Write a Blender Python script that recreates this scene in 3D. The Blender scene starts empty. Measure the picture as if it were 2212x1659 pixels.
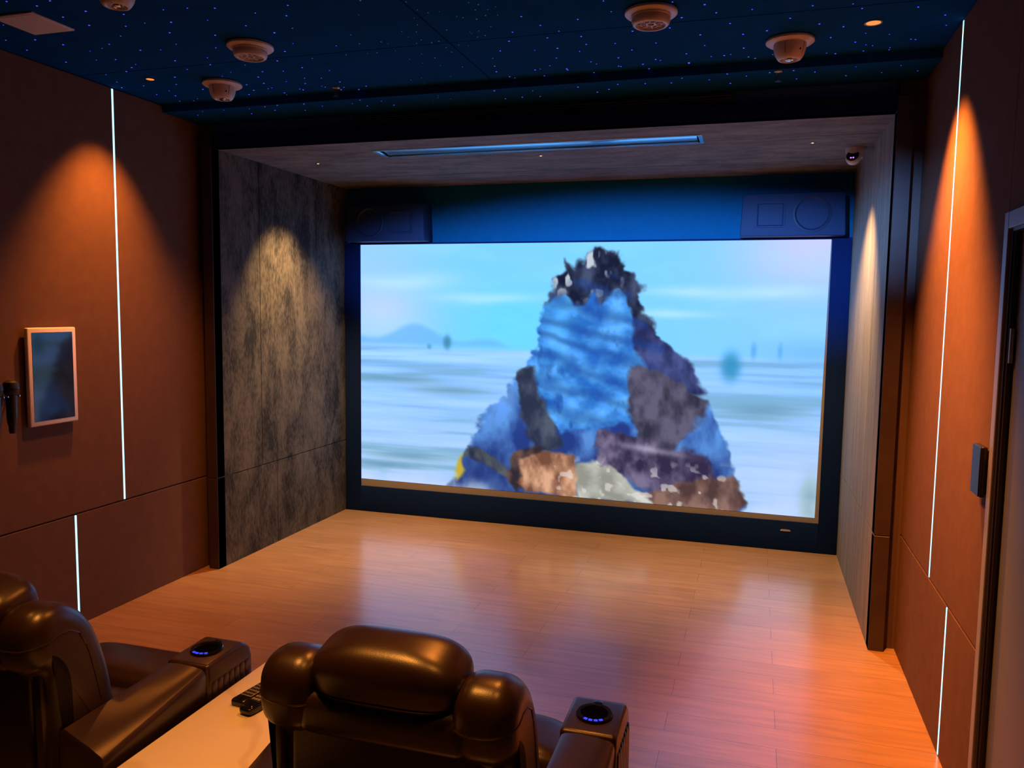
import bpy, bmesh, math, random
import numpy as np
from mathutils import Vector, Matrix

SC = bpy.context.scene
COL = SC.collection
PI = math.pi

# ---------------------------------------------------------------- room dimensions (metres)
W, D, H = 4.281, 6.269, 2.979            # room width, niche back wall, ceiling
XL, XR = 0.122, 4.146                    # niche side walls
YF, YT = 4.530, 4.469                    # portal return wall, portal trim front
HN = 2.776                               # niche ceiling
ZS = 0.620                               # height of the wall panel seam
YB = -1.9                                # rear wall

# ---------------------------------------------------------------- camera
cam_d = bpy.data.cameras.new('camera')
cam = bpy.data.objects.new('camera', cam_d); COL.objects.link(cam)
YAW, PITCH, ROLL = -0.2940, -0.0911, 0.0136
fw = Vector((math.sin(YAW)*math.cos(PITCH), math.cos(YAW)*math.cos(PITCH), math.sin(PITCH)))
rt = Vector((math.cos(YAW), -math.sin(YAW), 0)); up = rt.cross(fw)
r2 = math.cos(ROLL)*rt + math.sin(ROLL)*up; u2 = -math.sin(ROLL)*rt + math.cos(ROLL)*up
M = Matrix((( r2.x, u2.x, -fw.x, 3.5165), (r2.y, u2.y, -fw.y, 0.0), (r2.z, u2.z, -fw.z, 1.76), (0, 0, 0, 1)))
cam.matrix_world = M
cam_d.sensor_fit = 'HORIZONTAL'; cam_d.sensor_width = 36.0
cam_d.lens = 1733.12/2212*36.0
cam_d.clip_start = 0.05; cam_d.clip_end = 60
SC.camera = cam

# ---------------------------------------------------------------- world, exposure
wd = bpy.data.worlds.new('world'); SC.world = wd; wd.use_nodes = True
wd.node_tree.nodes['Background'].inputs[0].default_value = (0.25, 0.35, 0.8, 1)
wd.node_tree.nodes['Background'].inputs[1].default_value = 0.0
SC.view_settings.view_transform = 'Standard'; SC.view_settings.look = 'None'
SC.view_settings.exposure = 0.0; SC.view_settings.gamma = 1.0
SC.view_settings.use_curve_mapping = False

# ---------------------------------------------------------------- lamps of the room and added fill lamps
WARM = (1.0, 0.28, 0.035)
REAR = (1.0, 0.34, 0.05)
NICHE = (1.0, 0.55, 0.22)
def spot(name, loc, target, watts, color, angle, blend=0.5, size=0.03, scale=None):
    l = bpy.data.lights.new(name, 'SPOT'); l.energy = watts; l.color = color
    l.spot_size = math.radians(angle); l.spot_blend = blend; l.shadow_soft_size = size
    o = bpy.data.objects.new(name, l); COL.objects.link(o); o.location = loc
    d = Vector(target)-Vector(loc)
    o.rotation_euler = d.to_track_quat('-Z', 'Y').to_euler()
    if scale: o.scale = scale
    return o
spot('downlight_lamp', (0.345, 3.66, H-0.012), (-0.35, 3.62, 0), 205, WARM, 70, 0.9)
spot('downlight_lamp', (3.934, 3.755, H-0.012), (W+0.40, 3.70, 0), 760, WARM, 68, 0.9)
for x, y, p in ((0.513, 5.126, 420), (2.119, 5.196, 300), (3.792, 5.169, 330)):
    spot('niche_lamp', (x, y, HN-0.02), (x+0.16*(x-2.12), y+0.42, 0), p, NICHE, 80, 1.0, 0.02)
for x, y, p in ((0.95, 1.45, 32), (2.22, 1.42, 150), (3.20, 1.30, 45)):
    spot('rear_downlight_lamp', (x, y, H-0.02), (x, y+0.05, 0), p, REAR, 70, 0.8, 0.045)
for x, y, p in ((0.80, 3.75, 95), (2.8, 2.7, 125)):
    spot('centre_fill_lamp', (x, y, H-0.10), (x, y, 0), p, WARM, 105, 1.0, 0.04)  # added fill lamps without fixtures, to warm the floor and lower walls
spot('right_wall_fill_lamp', (3.05, 3.05, H-0.06), (W, 3.58, 0.95), 370, WARM, 48, 1.0, 0.04)  # added lamp without a fixture, brightens the right wall
# added unseen lamp behind the viewer, imitating the blue bloom above the screen
spot('screen_glow_fill_lamp', (2.3, -1.0, 2.85), (2.62, D, 2.02), 5200, (0.16, 0.42, 1.0), 46, 1.0, 0.02, (1, 0.235, 1))

# ---------------------------------------------------------------- materials
def new_mat(name):
    m = bpy.data.materials.new(name); m.use_nodes = True
    nt = m.node_tree
    return m, nt, nt.nodes['Principled BSDF']
def setp(b, **k):
    for n, v in k.items():
        n = {'rough': 'Roughness', 'metal': 'Metallic', 'spec': 'Specular IOR Level', 'coat': 'Coat Weight',
             'coat_rough': 'Coat Roughness', 'trans': 'Transmission Weight', 'ior': 'IOR', 'sheen': 'Sheen Weight'}[n]
        b.inputs[n].default_value = v
def flat(name, c, rough=0.5, noise=0.0, scale=30.0, bump=0.0, **k):
    m, nt, b = new_mat(name); setp(b, rough=rough, **k)
    b.inputs['Base Color'].default_value = (*c, 1)
    if noise or bump:
        tc = nt.nodes.new('ShaderNodeTexCoord'); nz = nt.nodes.new('ShaderNodeTexNoise')
        nz.inputs['Scale'].default_value = scale; nz.inputs['Detail'].default_value = 6
        nt.links.new(tc.outputs['Object'], nz.inputs['Vector'])
        if noise:
            r = nt.nodes.new('ShaderNodeMapRange'); r.inputs['To Min'].default_value = 1-noise; r.inputs['To Max'].default_value = 1+noise
            r.inputs['From Min'].default_value = 0.25; r.inputs['From Max'].default_value = 0.75
            nt.links.new(nz.outputs['Fac'], r.inputs['Value'])
            mx = nt.nodes.new('ShaderNodeVectorMath'); mx.operation = 'SCALE'; mx.inputs[0].default_value = c
            nt.links.new(r.outputs['Result'], mx.inputs['Scale']); nt.links.new(mx.outputs['Vector'], b.inputs['Base Color'])
        if bump:
            bp = nt.nodes.new('ShaderNodeBump'); bp.inputs['Strength'].default_value = bump; bp.inputs['Distance'].default_value = 0.004
            nt.links.new(nz.outputs['Fac'], bp.inputs['Height']); nt.links.new(bp.outputs['Normal'], b.inputs['Normal'])
    return m
def emis(name, c, s):
    m, nt, b = new_mat(name); b.inputs['Base Color'].default_value = (0.02, 0.02, 0.02, 1)
    b.inputs['Emission Color'].default_value = (*c, 1); b.inputs['Emission Strength'].default_value = s
    return m

def m_floor():
    m, nt, b = new_mat('oak_planks')
    tc = nt.nodes.new('ShaderNodeTexCoord')
    br = nt.nodes.new('ShaderNodeTexBrick')
    br.offset = 0.37; br.offset_frequency = 2
    br.inputs['Scale'].default_value = 1.0; br.inputs['Brick Width'].default_value = 1.22; br.inputs['Row Height'].default_value = 0.165
    br.inputs['Mortar Size'].default_value = 0.0012; br.inputs['Mortar Smooth'].default_value = 0.2; br.inputs['Bias'].default_value = 0.0
    br.inputs['Color1'].default_value = (0.335, 0.20, 0.108, 1); br.inputs['Color2'].default_value = (0.375, 0.225, 0.122, 1)
    br.inputs['Mortar'].default_value = (0.12, 0.06, 0.03, 1)
    nt.links.new(tc.outputs['Object'], br.inputs['Vector'])
    mp = nt.nodes.new('ShaderNodeMapping'); mp.inputs['Scale'].default_value = (1.4, 16, 1)
    nz = nt.nodes.new('ShaderNodeTexNoise'); nz.inputs['Scale'].default_value = 2.2; nz.inputs['Detail'].default_value = 8; nz.inputs['Distortion'].default_value = 0.6
    nt.links.new(tc.outputs['Object'], mp.inputs['Vector']); nt.links.new(mp.outputs['Vector'], nz.inputs['Vector'])
    r = nt.nodes.new('ShaderNodeMapRange'); r.inputs['From Min'].default_value = 0.3; r.inputs['From Max'].default_value = 0.7
    r.inputs['To Min'].default_value = 0.80; r.inputs['To Max'].default_value = 1.12
    nt.links.new(nz.outputs['Fac'], r.inputs['Value'])
    mx = nt.nodes.new('ShaderNodeVectorMath'); mx.operation = 'SCALE'
    nt.links.new(br.outputs['Color'], mx.inputs[0]); nt.links.new(r.outputs['Result'], mx.inputs['Scale'])
    nt.links.new(mx.outputs['Vector'], b.inputs['Base Color'])
    bp = nt.nodes.new('ShaderNodeBump'); bp.inputs['Strength'].default_value = 0.12; bp.inputs['Distance'].default_value = 0.002
    nt.links.new(nz.outputs['Fac'], bp.inputs['Height']); nt.links.new(bp.outputs['Normal'], b.inputs['Normal'])
    setp(b, rough=0.32, spec=0.6, coat=0.7, coat_rough=0.18)
    return m
def m_concrete(name, lo, hi, stretch=(1, 1, 0.45)):
    m, nt, b = new_mat(name)
    tc = nt.nodes.new('ShaderNodeTexCoord'); mp = nt.nodes.new('ShaderNodeMapping'); mp.inputs['Scale'].default_value = stretch
    nt.links.new(tc.outputs['Object'], mp.inputs['Vector'])
    n1 = nt.nodes.new('ShaderNodeTexNoise'); n1.inputs['Scale'].default_value = 5.5; n1.inputs['Detail'].default_value = 9; n1.inputs['Roughness'].default_value = 0.68; n1.inputs['Distortion'].default_value = 0.4
    n2 = nt.nodes.new('ShaderNodeTexNoise'); n2.inputs['Scale'].default_value = 60; n2.inputs['Detail'].default_value = 4
    nt.links.new(mp.outputs['Vector'], n1.inputs['Vector']); nt.links.new(mp.outputs['Vector'], n2.inputs['Vector'])
    ad = nt.nodes.new('ShaderNodeMath'); ad.operation = 'MULTIPLY_ADD'; ad.inputs[1].default_value = 0.45
    nt.links.new(n2.outputs['Fac'], ad.inputs[0]); nt.links.new(n1.outputs['Fac'], ad.inputs[2])
    cr = nt.nodes.new('ShaderNodeValToRGB')
    cr.color_ramp.elements[0].position = 0.58; cr.color_ramp.elements[0].color = (*lo, 1)
    cr.color_ramp.elements[1].position = 0.86; cr.color_ramp.elements[1].color = (*hi, 1)
    nt.links.new(ad.outputs['Value'], cr.inputs['Fac']); nt.links.new(cr.outputs['Color'], b.inputs['Base Color'])
    bp = nt.nodes.new('ShaderNodeBump'); bp.inputs['Strength'].default_value = 0.25; bp.inputs['Distance'].default_value = 0.003
    nt.links.new(n1.outputs['Fac'], bp.inputs['Height']); nt.links.new(bp.outputs['Normal'], b.inputs['Normal'])
    setp(b, rough=0.75, spec=0.12)
    return m
def m_marble():
    m, nt, b = new_mat('cream_marble')
    tc = nt.nodes.new('ShaderNodeTexCoord')
    wv = nt.nodes.new('ShaderNodeTexWave'); wv.wave_type = 'BANDS'; wv.bands_direction = 'DIAGONAL'
    wv.inputs['Scale'].default_value = 1.3; wv.inputs['Distortion'].default_value = 9; wv.inputs['Detail'].default_value = 3; wv.inputs['Detail Scale'].default_value = 1.2
    nt.links.new(tc.outputs['Object'], wv.inputs['Vector'])
    cr = nt.nodes.new('ShaderNodeValToRGB')
    cr.color_ramp.elements[0].position = 0.0; cr.color_ramp.elements[0].color = (0.66, 0.60, 0.52, 1)
    cr.color_ramp.elements[1].position = 0.07; cr.color_ramp.elements[1].color = (0.75, 0.71, 0.64, 1)
    nt.links.new(wv.outputs['Fac'], cr.inputs['Fac']); nt.links.new(cr.outputs['Color'], b.inputs['Base Color'])
    setp(b, rough=0.3)
    return m
def m_leather():
    m, nt, b = new_mat('dark_brown_leather')
    tc = nt.nodes.new('ShaderNodeTexCoord')
    nz = nt.nodes.new('ShaderNodeTexNoise'); nz.inputs['Scale'].default_value = 9; nz.inputs['Detail'].default_value = 5
    vo = nt.nodes.new('ShaderNodeTexVoronoi'); vo.inputs['Scale'].default_value = 420
    nt.links.new(tc.outputs['Object'], nz.inputs['Vector']); nt.links.new(tc.outputs['Object'], vo.inputs['Vector'])
    cr = nt.nodes.new('ShaderNodeValToRGB')
    cr.color_ramp.elements[0].position = 0.3; cr.color_ramp.elements[0].color = (0.020, 0.0095, 0.0058, 1)
    cr.color_ramp.elements[1].position = 0.7; cr.color_ramp.elements[1].color = (0.030, 0.014, 0.0085, 1)
    nt.links.new(nz.outputs['Fac'], cr.inputs['Fac']); nt.links.new(cr.outputs['Color'], b.inputs['Base Color'])
    ad = nt.nodes.new('ShaderNodeMath'); ad.operation = 'MULTIPLY_ADD'; ad.inputs[1].default_value = 0.12
    nt.links.new(vo.outputs['Distance'], ad.inputs[0]); nt.links.new(nz.outputs['Fac'], ad.inputs[2])
    bp = nt.nodes.new('ShaderNodeBump'); bp.inputs['Strength'].default_value = 0.14; bp.inputs['Distance'].default_value = 0.005
    nt.links.new(ad.outputs['Value'], bp.inputs['Height']); nt.links.new(bp.outputs['Normal'], b.inputs['Normal'])
    setp(b, rough=0.33, spec=0.55)
    return m

MAT = dict(
    floor=m_floor(),
    wall=flat('brown_suede_wall', (0.148, 0.086, 0.062), 0.85, 0.10, 14, 0.15, spec=0.05),
    walldark=flat('dark_core', (0.02, 0.014, 0.012), 0.9),
    ret=flat('brown_return', (0.09, 0.05, 0.045), 0.7, 0.08, 10),
    ceil=flat('navy_ceiling', (0.0025, 0.055, 0.21), 0.9, 0.1, 8, spec=0.02),
    trim=flat('dark_portal_veneer', (0.035, 0.02, 0.02), 0.5, 0.25, 9),
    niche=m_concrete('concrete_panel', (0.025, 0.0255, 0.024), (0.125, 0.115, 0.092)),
    nicheR=m_concrete('lit_concrete_panel', (0.22, 0.205, 0.17), (0.33, 0.31, 0.26), (3, 3, 0.35)),  # right-hand concrete, base colour raised to imitate stronger light on it
    nicheC=m_concrete('concrete_ceiling_panel', (0.10, 0.105, 0.10), (0.20, 0.205, 0.19), (0.5, 1.6, 1)),
    velvet=flat('blue_black_velvet', (0.006, 0.016, 0.066), 0.95, spec=0.0),
    baffle=flat('blue_baffle_cloth', (0.006, 0.10, 0.22), 0.9, 0.06, 20, spec=0.0),
    leather=m_leather(),
    marble=m_marble(),
    blackpl=flat('black_plastic', (0.012, 0.012, 0.014), 0.3),
    gloss=flat('gloss_black', (0.006, 0.006, 0.009), 0.08),
    hollow=flat('cup_bottom', (0.002, 0.002, 0.003), 0.9, spec=0.0),
    white=flat('white_plastic', (0.60, 0.56, 0.54), 0.4),
    whitedim=flat('grey_grille', (0.40, 0.35, 0.31), 0.5),
    chrome=flat('chrome', (0.7, 0.7, 0.72), 0.15, metal=1.0),
    brass=flat('bronze', (0.55, 0.32, 0.15), 0.3, metal=1.0),
    vent=flat('anodised_vent', (0.55, 0.75, 0.78), 0.22, metal=1.0),
    alu=flat('aluminium', (0.5, 0.5, 0.52), 0.4, metal=1.0),
    speaker=flat('speaker_cabinet', (0.012, 0.034, 0.10), 0.6, spec=0.2),
    panelglass=flat('panel_glass', (0.008, 0.010, 0.02), 0.4, spec=0.35),
    tabwhite=flat('tablet_white', (0.82, 0.76, 0.72), 0.4),
    header=flat('navy_header', (0.02, 0.08, 0.28), 0.8),
    slat=flat('navy_slat', (0.07, 0.15, 0.36), 0.5),
    cone=flat('speaker_cone', (0.009, 0.028, 0.08), 0.5, spec=0.3),
    border=flat('beige_screen_cloth', (0.22, 0.19, 0.175), 0.9),
    doorleaf=flat('grey_door_leaf', (0.17, 0.20, 0.26), 0.5, 0.05, 6),
    casing=flat('grey_casing', (0.26, 0.26, 0.30), 0.45),
    jambshade=flat('shaded_jamb', (0.03, 0.02, 0.024), 0.5),  # jamb darkened in colour to stand in for its unlit recess
    black=flat('matt_black', (0.010, 0.010, 0.012), 0.55),
    key=flat('remote_keys', (0.22, 0.19, 0.16), 0.45),
    tabglass=flat('tablet_glass', (0.010, 0.018, 0.03), 0.06, spec=0.9),
    led=emis('cyan_led', (0.35, 0.82, 1.0), 2.4),
    star=emis('star_blue', (0.05, 0.07, 1.0), 2.2),
    stardim=emis('star_cyan_dim', (0.02, 0.12, 0.30), 0.7),
    bluekey=emis('blue_key_led', (0.01, 0.035, 1.0), 1.8),
    lampglow=emis('lit_lamp_lens', (1.0, 0.33, 0.06), 1.0),
    pin=emis('pinhole_lamp_lens', (1.0, 0.70, 0.40), 3.0),
    ir=emis('violet_ir_led', (0.55, 0.20, 1.0), 1.6),
)

# ---------------------------------------------------------------- mesh helpers
def BM(): return bmesh.new()
def _merge(bm, tmp, mat=None):
    if mat is not None: bmesh.ops.transform(tmp, matrix=mat, verts=tmp.verts)
    vm = {v: bm.verts.new(v.co) for v in tmp.verts}
    for f in tmp.faces:
        try: bm.faces.new([vm[v] for v in f.verts])
        except ValueError: pass
    tmp.free()
def box(bm, x0, x1, y0, y1, z0, z1, r=0.0, seg=3, mat=None):
    t = bmesh.new(); bmesh.ops.create_cube(t, size=1.0)
    for v in t.verts: v.co = Vector(((x0+x1)/2+v.co.x*(x1-x0), (y0+y1)/2+v.co.y*(y1-y0), (z0+z1)/2+v.co.z*(z1-z0)))
    if r > 0: bmesh.ops.bevel(t, geom=list(t.edges), offset=r, segments=seg, profile=0.5, affect='EDGES')
    _merge(bm, t, mat)
def sup(bm, c, rad, e1=0.5, e2=0.5, nu=40, nv=24, mat=None):
    """superellipsoid: e small = boxy"""
    t = bmesh.new()
    def sp(v, e): return math.copysign(abs(v)**e, v)
    rings = []
    for j in range(1, nv):
        ph = -PI/2+PI*j/nv; ring = []
        for i in range(nu):
            th = 2*PI*i/nu
            ring.append(t.verts.new((c[0]+rad[0]*sp(math.cos(ph), e1)*sp(math.cos(th), e2),
                                     c[1]+rad[1]*sp(math.cos(ph), e1)*sp(math.sin(th), e2),
                                     c[2]+rad[2]*sp(math.sin(ph), e1))))
        rings.append(ring)
    b = t.verts.new((c[0], c[1], c[2]-rad[2])); p = t.verts.new((c[0], c[1], c[2]+rad[2]))
    for j in range(len(rings)-1):
        for i in range(nu):
            k = (i+1) % nu
            t.faces.new((rings[j][i], rings[j][k], rings[j+1][k], rings[j+1][i]))
    for i in range(nu):
        k = (i+1) % nu
        t.faces.new((rings[0][k], rings[0][i], b)); t.faces.new((rings[-1][i], rings[-1][k], p))
    _merge(bm, t, mat)
def lathe(bm, prof, n=40, c=(0, 0, 0), mat=None, close=True):
    """profile of (radius, z) revolved about z"""
    t = bmesh.new(); rings = []
    for r, z in prof:
        if r < 1e-6: rings.append([t.verts.new((c[0], c[1], c[2]+z))])
        else: rings.append([t.verts.new((c[0]+r*math.cos(2*PI*i/n), c[1]+r*math.sin(2*PI*i/n), c[2]+z)) for i in range(n)])
    for a, b in zip(rings, rings[1:]):
        for i in range(n):
            k = (i+1) % n
            if len(a) == 1 and len(b) == 1: continue
            if len(a) == 1: t.faces.new((a[0], b[k], b[i]))
            elif len(b) == 1: t.faces.new((a[i], a[k], b[0]))
            else: t.faces.new((a[i], a[k], b[k], b[i]))
    bmesh.ops.recalc_face_normals(t, faces=t.faces)
    _merge(bm, t, mat)
def prism(bm, poly, a0, a1, axis='x', r=0.0, seg=3):
    """polygon extruded along an axis; poly in the two other axes (x: y,z  y: x,z  z: x,y)"""
    t = bmesh.new()
    def P(u, v, a): return {'x': (a, u, v), 'y': (u, a, v), 'z': (u, v, a)}[axis]
    A = [t.verts.new(P(u, v, a0)) for u, v in poly]; B = [t.verts.new(P(u, v, a1)) for u, v in poly]
    n = len(poly)
    t.faces.new(A); t.faces.new(list(reversed(B)))
    for i in range(n): t.faces.new((A[i], B[i], B[(i+1) % n], A[(i+1) % n]))
    bmesh.ops.recalc_face_normals(t, faces=t.faces)
    if r > 0:
        es = [e for e in t.edges if e.calc_face_angle(0) > 0.35]
        bmesh.ops.bevel(t, geom=es, offset=r, segments=seg, profile=0.5, affect='EDGES', clamp_overlap=True)
    _merge(bm, t)
def loft(bm, rings):
    t = bmesh.new(); V = [[t.verts.new(p) for p in r] for r in rings]; n = len(rings[0])
    for a, b in zip(V, V[1:]):
        for i in range(n): t.faces.new((a[i], a[(i+1) % n], b[(i+1) % n], b[i]))
    t.faces.new(V[0]); t.faces.new(V[-1])
    bmesh.ops.recalc_face_normals(t, faces=t.faces)
    _merge(bm, t)
def puff(bm, prof, a0, a1, r, n=64, seg=8):
    """smooth closed (y, z) outline swept along x with fully rounded rims"""
    P = [Vector((p[0], p[1])) for p in prof]; m = len(P); C = []
    for i in range(n):
        f = i/n*m; k = int(f); u = f-k
        p0, p1, p2, p3 = P[(k-1) % m], P[k % m], P[(k+1) % m], P[(k+2) % m]
        C.append(0.5*((2*p1)+(p2-p0)*u+(2*p0-5*p1+4*p2-p3)*u*u+(3*p1-p0-3*p2+p3)*u**3))
    ar = sum(C[i].x*C[(i+1) % n].y-C[(i+1) % n].x*C[i].y for i in range(n)); sg = 1 if ar > 0 else -1
    N = []
    for i in range(n):
        d = (C[(i+1) % n]-C[i-1]).normalized(); N.append(Vector((-d.y, d.x))*sg)
    d = 1 if a1 > a0 else -1; rings = []
    for side in (0, 1):
        for j in range(seg+1):
            t = j/seg*PI/2 if side == 0 else PI/2-j/seg*PI/2
            ins = r*(1-math.sin(t)); x = (a0+d*r*(1-math.cos(t))) if side == 0 else (a1-d*r*(1-math.cos(t)))
            rings.append([(x, C[i].x+N[i].x*ins, C[i].y+N[i].y*ins) for i in range(n)])
    loft(bm, rings)
def tube(bm, pts, r, n=8):
    pts = [Vector(p) for p in pts]; rings = []
    for i, p in enumerate(pts):
        d = (pts[min(i+1, len(pts)-1)]-pts[max(i-1, 0)]).normalized()
        a = d.cross(Vector((0, 0, 1)) if abs(d.z) < 0.9 else Vector((1, 0, 0))).normalized(); b = d.cross(a)
        rr = r[i] if isinstance(r, (list, tuple)) else r
        rings.append([p+a*rr*math.cos(2*PI*k/n)+b*rr*math.sin(2*PI*k/n) for k in range(n)])
    loft(bm, rings)

def obj(name, bm, mat, parent=None, smooth=True, label=None, angle=40):
    me = bpy.data.meshes.new(name)
    bmesh.ops.recalc_face_normals(bm, faces=bm.faces)
    bm.to_mesh(me); bm.free()
    me.materials.append(MAT[mat] if isinstance(mat, str) else mat)
    if smooth:
        for p in me.polygons: p.use_smooth = True
        try: me.set_sharp_from_angle(angle=math.radians(angle))
        except Exception: pass
    o = bpy.data.objects.new(name, me); COL.objects.link(o)
    if parent: o.parent = parent
    if label: o['label'] = label
    return o
def tag(o, label, cat, group=None):
    o['label'] = label; o['category'] = cat
    if group: o['group'] = group
    return o
def thing(name, label, cat, loc, rz=0.0, group=None):
    o = bpy.data.objects.new(name, None); COL.objects.link(o); o.empty_display_size = 0.1
    o.location = loc; o.rotation_euler = (0, 0, rz)
    return tag(o, label, cat, group)
def struct(name, bm, mat, parent=None, smooth=False):
    o = obj(name, bm, mat, parent, smooth)
    if not parent: o['kind'] = 'structure'
    return o
def dup(root, loc, rz=None, label=None):
    r = root.copy(); COL.objects.link(r); r.location = loc
    if rz is not None: r.rotation_euler = (0, 0, rz)
    if label: r['label'] = label
    for ch in list(root.children):
        c = ch.copy(); COL.objects.link(c); c.parent = r
        for g in list(ch.children):
            d = g.copy(); COL.objects.link(d); d.parent = c
    return r

# ================================================================ the setting
# floor
bm = BM(); box(bm, -0.12, W+0.35, YB-0.1, D+0.15, -0.08, 0.0); struct('floor', bm, 'floor')

# side walls: backing, with upholstered panels divided by a level seam and the light slots
G = 0.0035
YL1, YL2 = 3.782, 3.424          # upper and lower light slot on the left
YR1, YR2 = 3.800, 3.452          # on the right
DY0, DY1, DZ = 1.98, 2.972, 2.096  # doorway in the right wall
bm = BM()
box(bm, -0.12, -0.016, YB, YF+0.25, 0, H)
for (y0, y1, z0, z1) in ((YB, YL1-0.006, ZS+G, H-0.004), (YL1+0.006, YF, ZS+G, H-0.004), (YB, YL2-0.006, 0.0, ZS-G), (YL2+0.006, YF, 0.0, ZS-G)):
    box(bm, -0.02, 0.0, y0, y1, z0, z1, 0.003, 2)
struct('wall_left', bm, 'wall')
bm = BM()
box(bm, W+0.016, W+0.12, DY1-0.03, YF+0.25, 0, H); box(bm, W+0.016, W+0.12, YB, DY0+0.03, 0, H); box(bm, W+0.016, W+0.12, DY0+0.03, DY1-0.03, DZ-0.03, H)
for (y0, y1, z0, z1) in ((DY1, YR1-0.006, ZS+G, H-0.004), (YR1+0.006, YF, ZS+G, H-0.004), (DY1, YR2-0.006, 0.0, ZS-G), (YR2+0.006, YF, 0.0, ZS-G),
                         (YB, DY0, ZS+G, H-0.004), (YB, DY0, 0.0, ZS-G), (DY0, DY1, DZ, H-0.004)):
    box(bm, W, W+0.02, y0, y1, z0, z1, 0.003, 2)
struct('wall_right', bm, 'wall')
bm = BM(); box(bm, -0.12, W+0.12, YB-0.1, YB, 0, H); struct('wall_rear', bm, 'wall')

# door in the right wall
bm = BM(); box(bm, W+0.024, W+0.064, DY0+0.035, DY1-0.058, 0.006, DZ-0.060, 0.002, 1)
dr = struct('door_1', bm, 'doorleaf')
bm = BM()
for y0, y1, z0, z1 in ((DY1-0.045, DY1, 0, DZ), (DY0, DY0+0.045, 0, DZ), (DY0+0.045, DY1-0.045, DZ-0.055, DZ)):
    box(bm, W-0.012, W+0.016, y0, y1, z0, z1, 0.003, 2)
struct('door_casing', bm, 'casing', dr)
bm = BM()
for y0, y1, z0, z1 in ((DY1-0.060, DY1-0.040, 0, DZ-0.03), (DY0+0.020, DY0+0.040, 0, DZ-0.03), (DY0+0.035, DY1-0.055, DZ-0.065, DZ-0.045)):
    box(bm, W-0.002, W+0.12, y0, y1, z0, z1)
for y0, y1, z0, z1 in ((DY1-0.068, DY1-0.058, 0, DZ-0.06),):
    box(bm, W+0.004, W+0.016, y0, y1, z0, z1, 0.002, 2)
struct('door_jamb', bm, 'jambshade', dr)
bm = BM(); lathe(bm, [(0.0, 0), (0.007, 0), (0.007, 0.11), (0, 0.11)], 12, (W+0.012, DY1-0.075, 1.615))
struct('door_hinge', bm, 'alu', dr, True)

# ceiling: four dark panels with fine joints, a slightly lower strip before the portal
YC = 4.18
bm = BM()
box(bm, -0.12, W+0.12, YB, YF+0.25, H+0.006, H+0.1)
XS, YS = 2.119, 3.550
for x0, x1, y0, y1 in ((-0.05, XS-0.004, YB, YS-0.003), (XS+0.004, W+0.05, YB, YS-0.003), (-0.05, XS-0.004, YS+0.003, YC+0.02), (XS+0.004, W+0.05, YS+0.003, YC+0.02)):
    box(bm, x0, x1, y0, y1, H, H+0.012)
box(bm, 0.0, W, YC, YF, H-0.044, H+0.01)
struct('ceiling', bm, 'ceil')

# portal: return walls beside the opening, header above it, dark veneer frame
bm = BM()
box(bm, 0.0, XL-0.002, YF, YF+0.12, 0, H-0.04); box(bm, XR+0.002, W, YF, YF+0.12, 0, H-0.04)
struct('wall_return', bm, 'ret')
bm = BM(); box(bm, XL-0.002, W-XL, YF, YF+0.12, HN+0.02, H-0.04); struct('wall_header', bm, 'header')
bm = BM(); TW = 0.076
box(bm, XL-TW, XL, YT, YF+0.02, 0, ZS-0.002, 0.002, 1); box(bm, XL-TW, XL, YT, YF+0.02, ZS+0.002, HN+TW, 0.002, 1)
struct('trim_1', bm, 'trim')
bm = BM()
box(bm, XR, XR+TW, YT, YF+0.02, 0, ZS-0.002, 0.002, 1); box(bm, XR, XR+TW, YT, YF+0.02, ZS+0.002, HN+TW, 0.002, 1)
struct('trim_2', bm, 'trim')
bm = BM(); box(bm, XL, XR, YT, YF+0.02, HN, HN+TW, 0.002, 1); struct('trim_3', bm, 'velvet')  # same veneer, given the velvet colour to imitate the blue light up here

# niche lining
YA, YBp, YLa, YLb = 4.985, 5.755, 5.170, 5.930
bm = BM(); g = 0.003
box(bm, XL-0.09, XL-0.012, YF+0.02, D+0.1, 0, HN+0.06)
for y0, y1, z0, z1 in ((YT+0.004, YA-g, ZS+g, HN), (YA+g, YBp-g, ZS+g, HN), (YBp+g, D+0.05, ZS+g, HN), (YT+0.004, YLa-g, 0, ZS-g), (YLa+g, YLb-g, 0, ZS-g), (YLb+g, D+0.05, 0, ZS-g)):
    box(bm, XL-0.016, XL, y0, y1, z0, z1)
struct('wall_niche_left', bm, 'niche')
bm = BM()
box(bm, XR+0.012, XR+0.09, YF+0.02, D+0.1, 0, HN+0.06)
for y0, y1, z0, z1 in ((YT+0.004, YA-g, ZS+g, HN), (YA+g, YBp-g, ZS+g, HN), (YBp+g, D+0.05, ZS+g, HN), (YT+0.004, YLa-g, 0, ZS-g), (YLa+g, YLb-g, 0, ZS-g), (YLb+g, D+0.05, 0, ZS-g)):
    box(bm, XR, XR+0.016, y0, y1, z0, z1)
struct('wall_niche_right', bm, 'nicheR')
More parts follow.
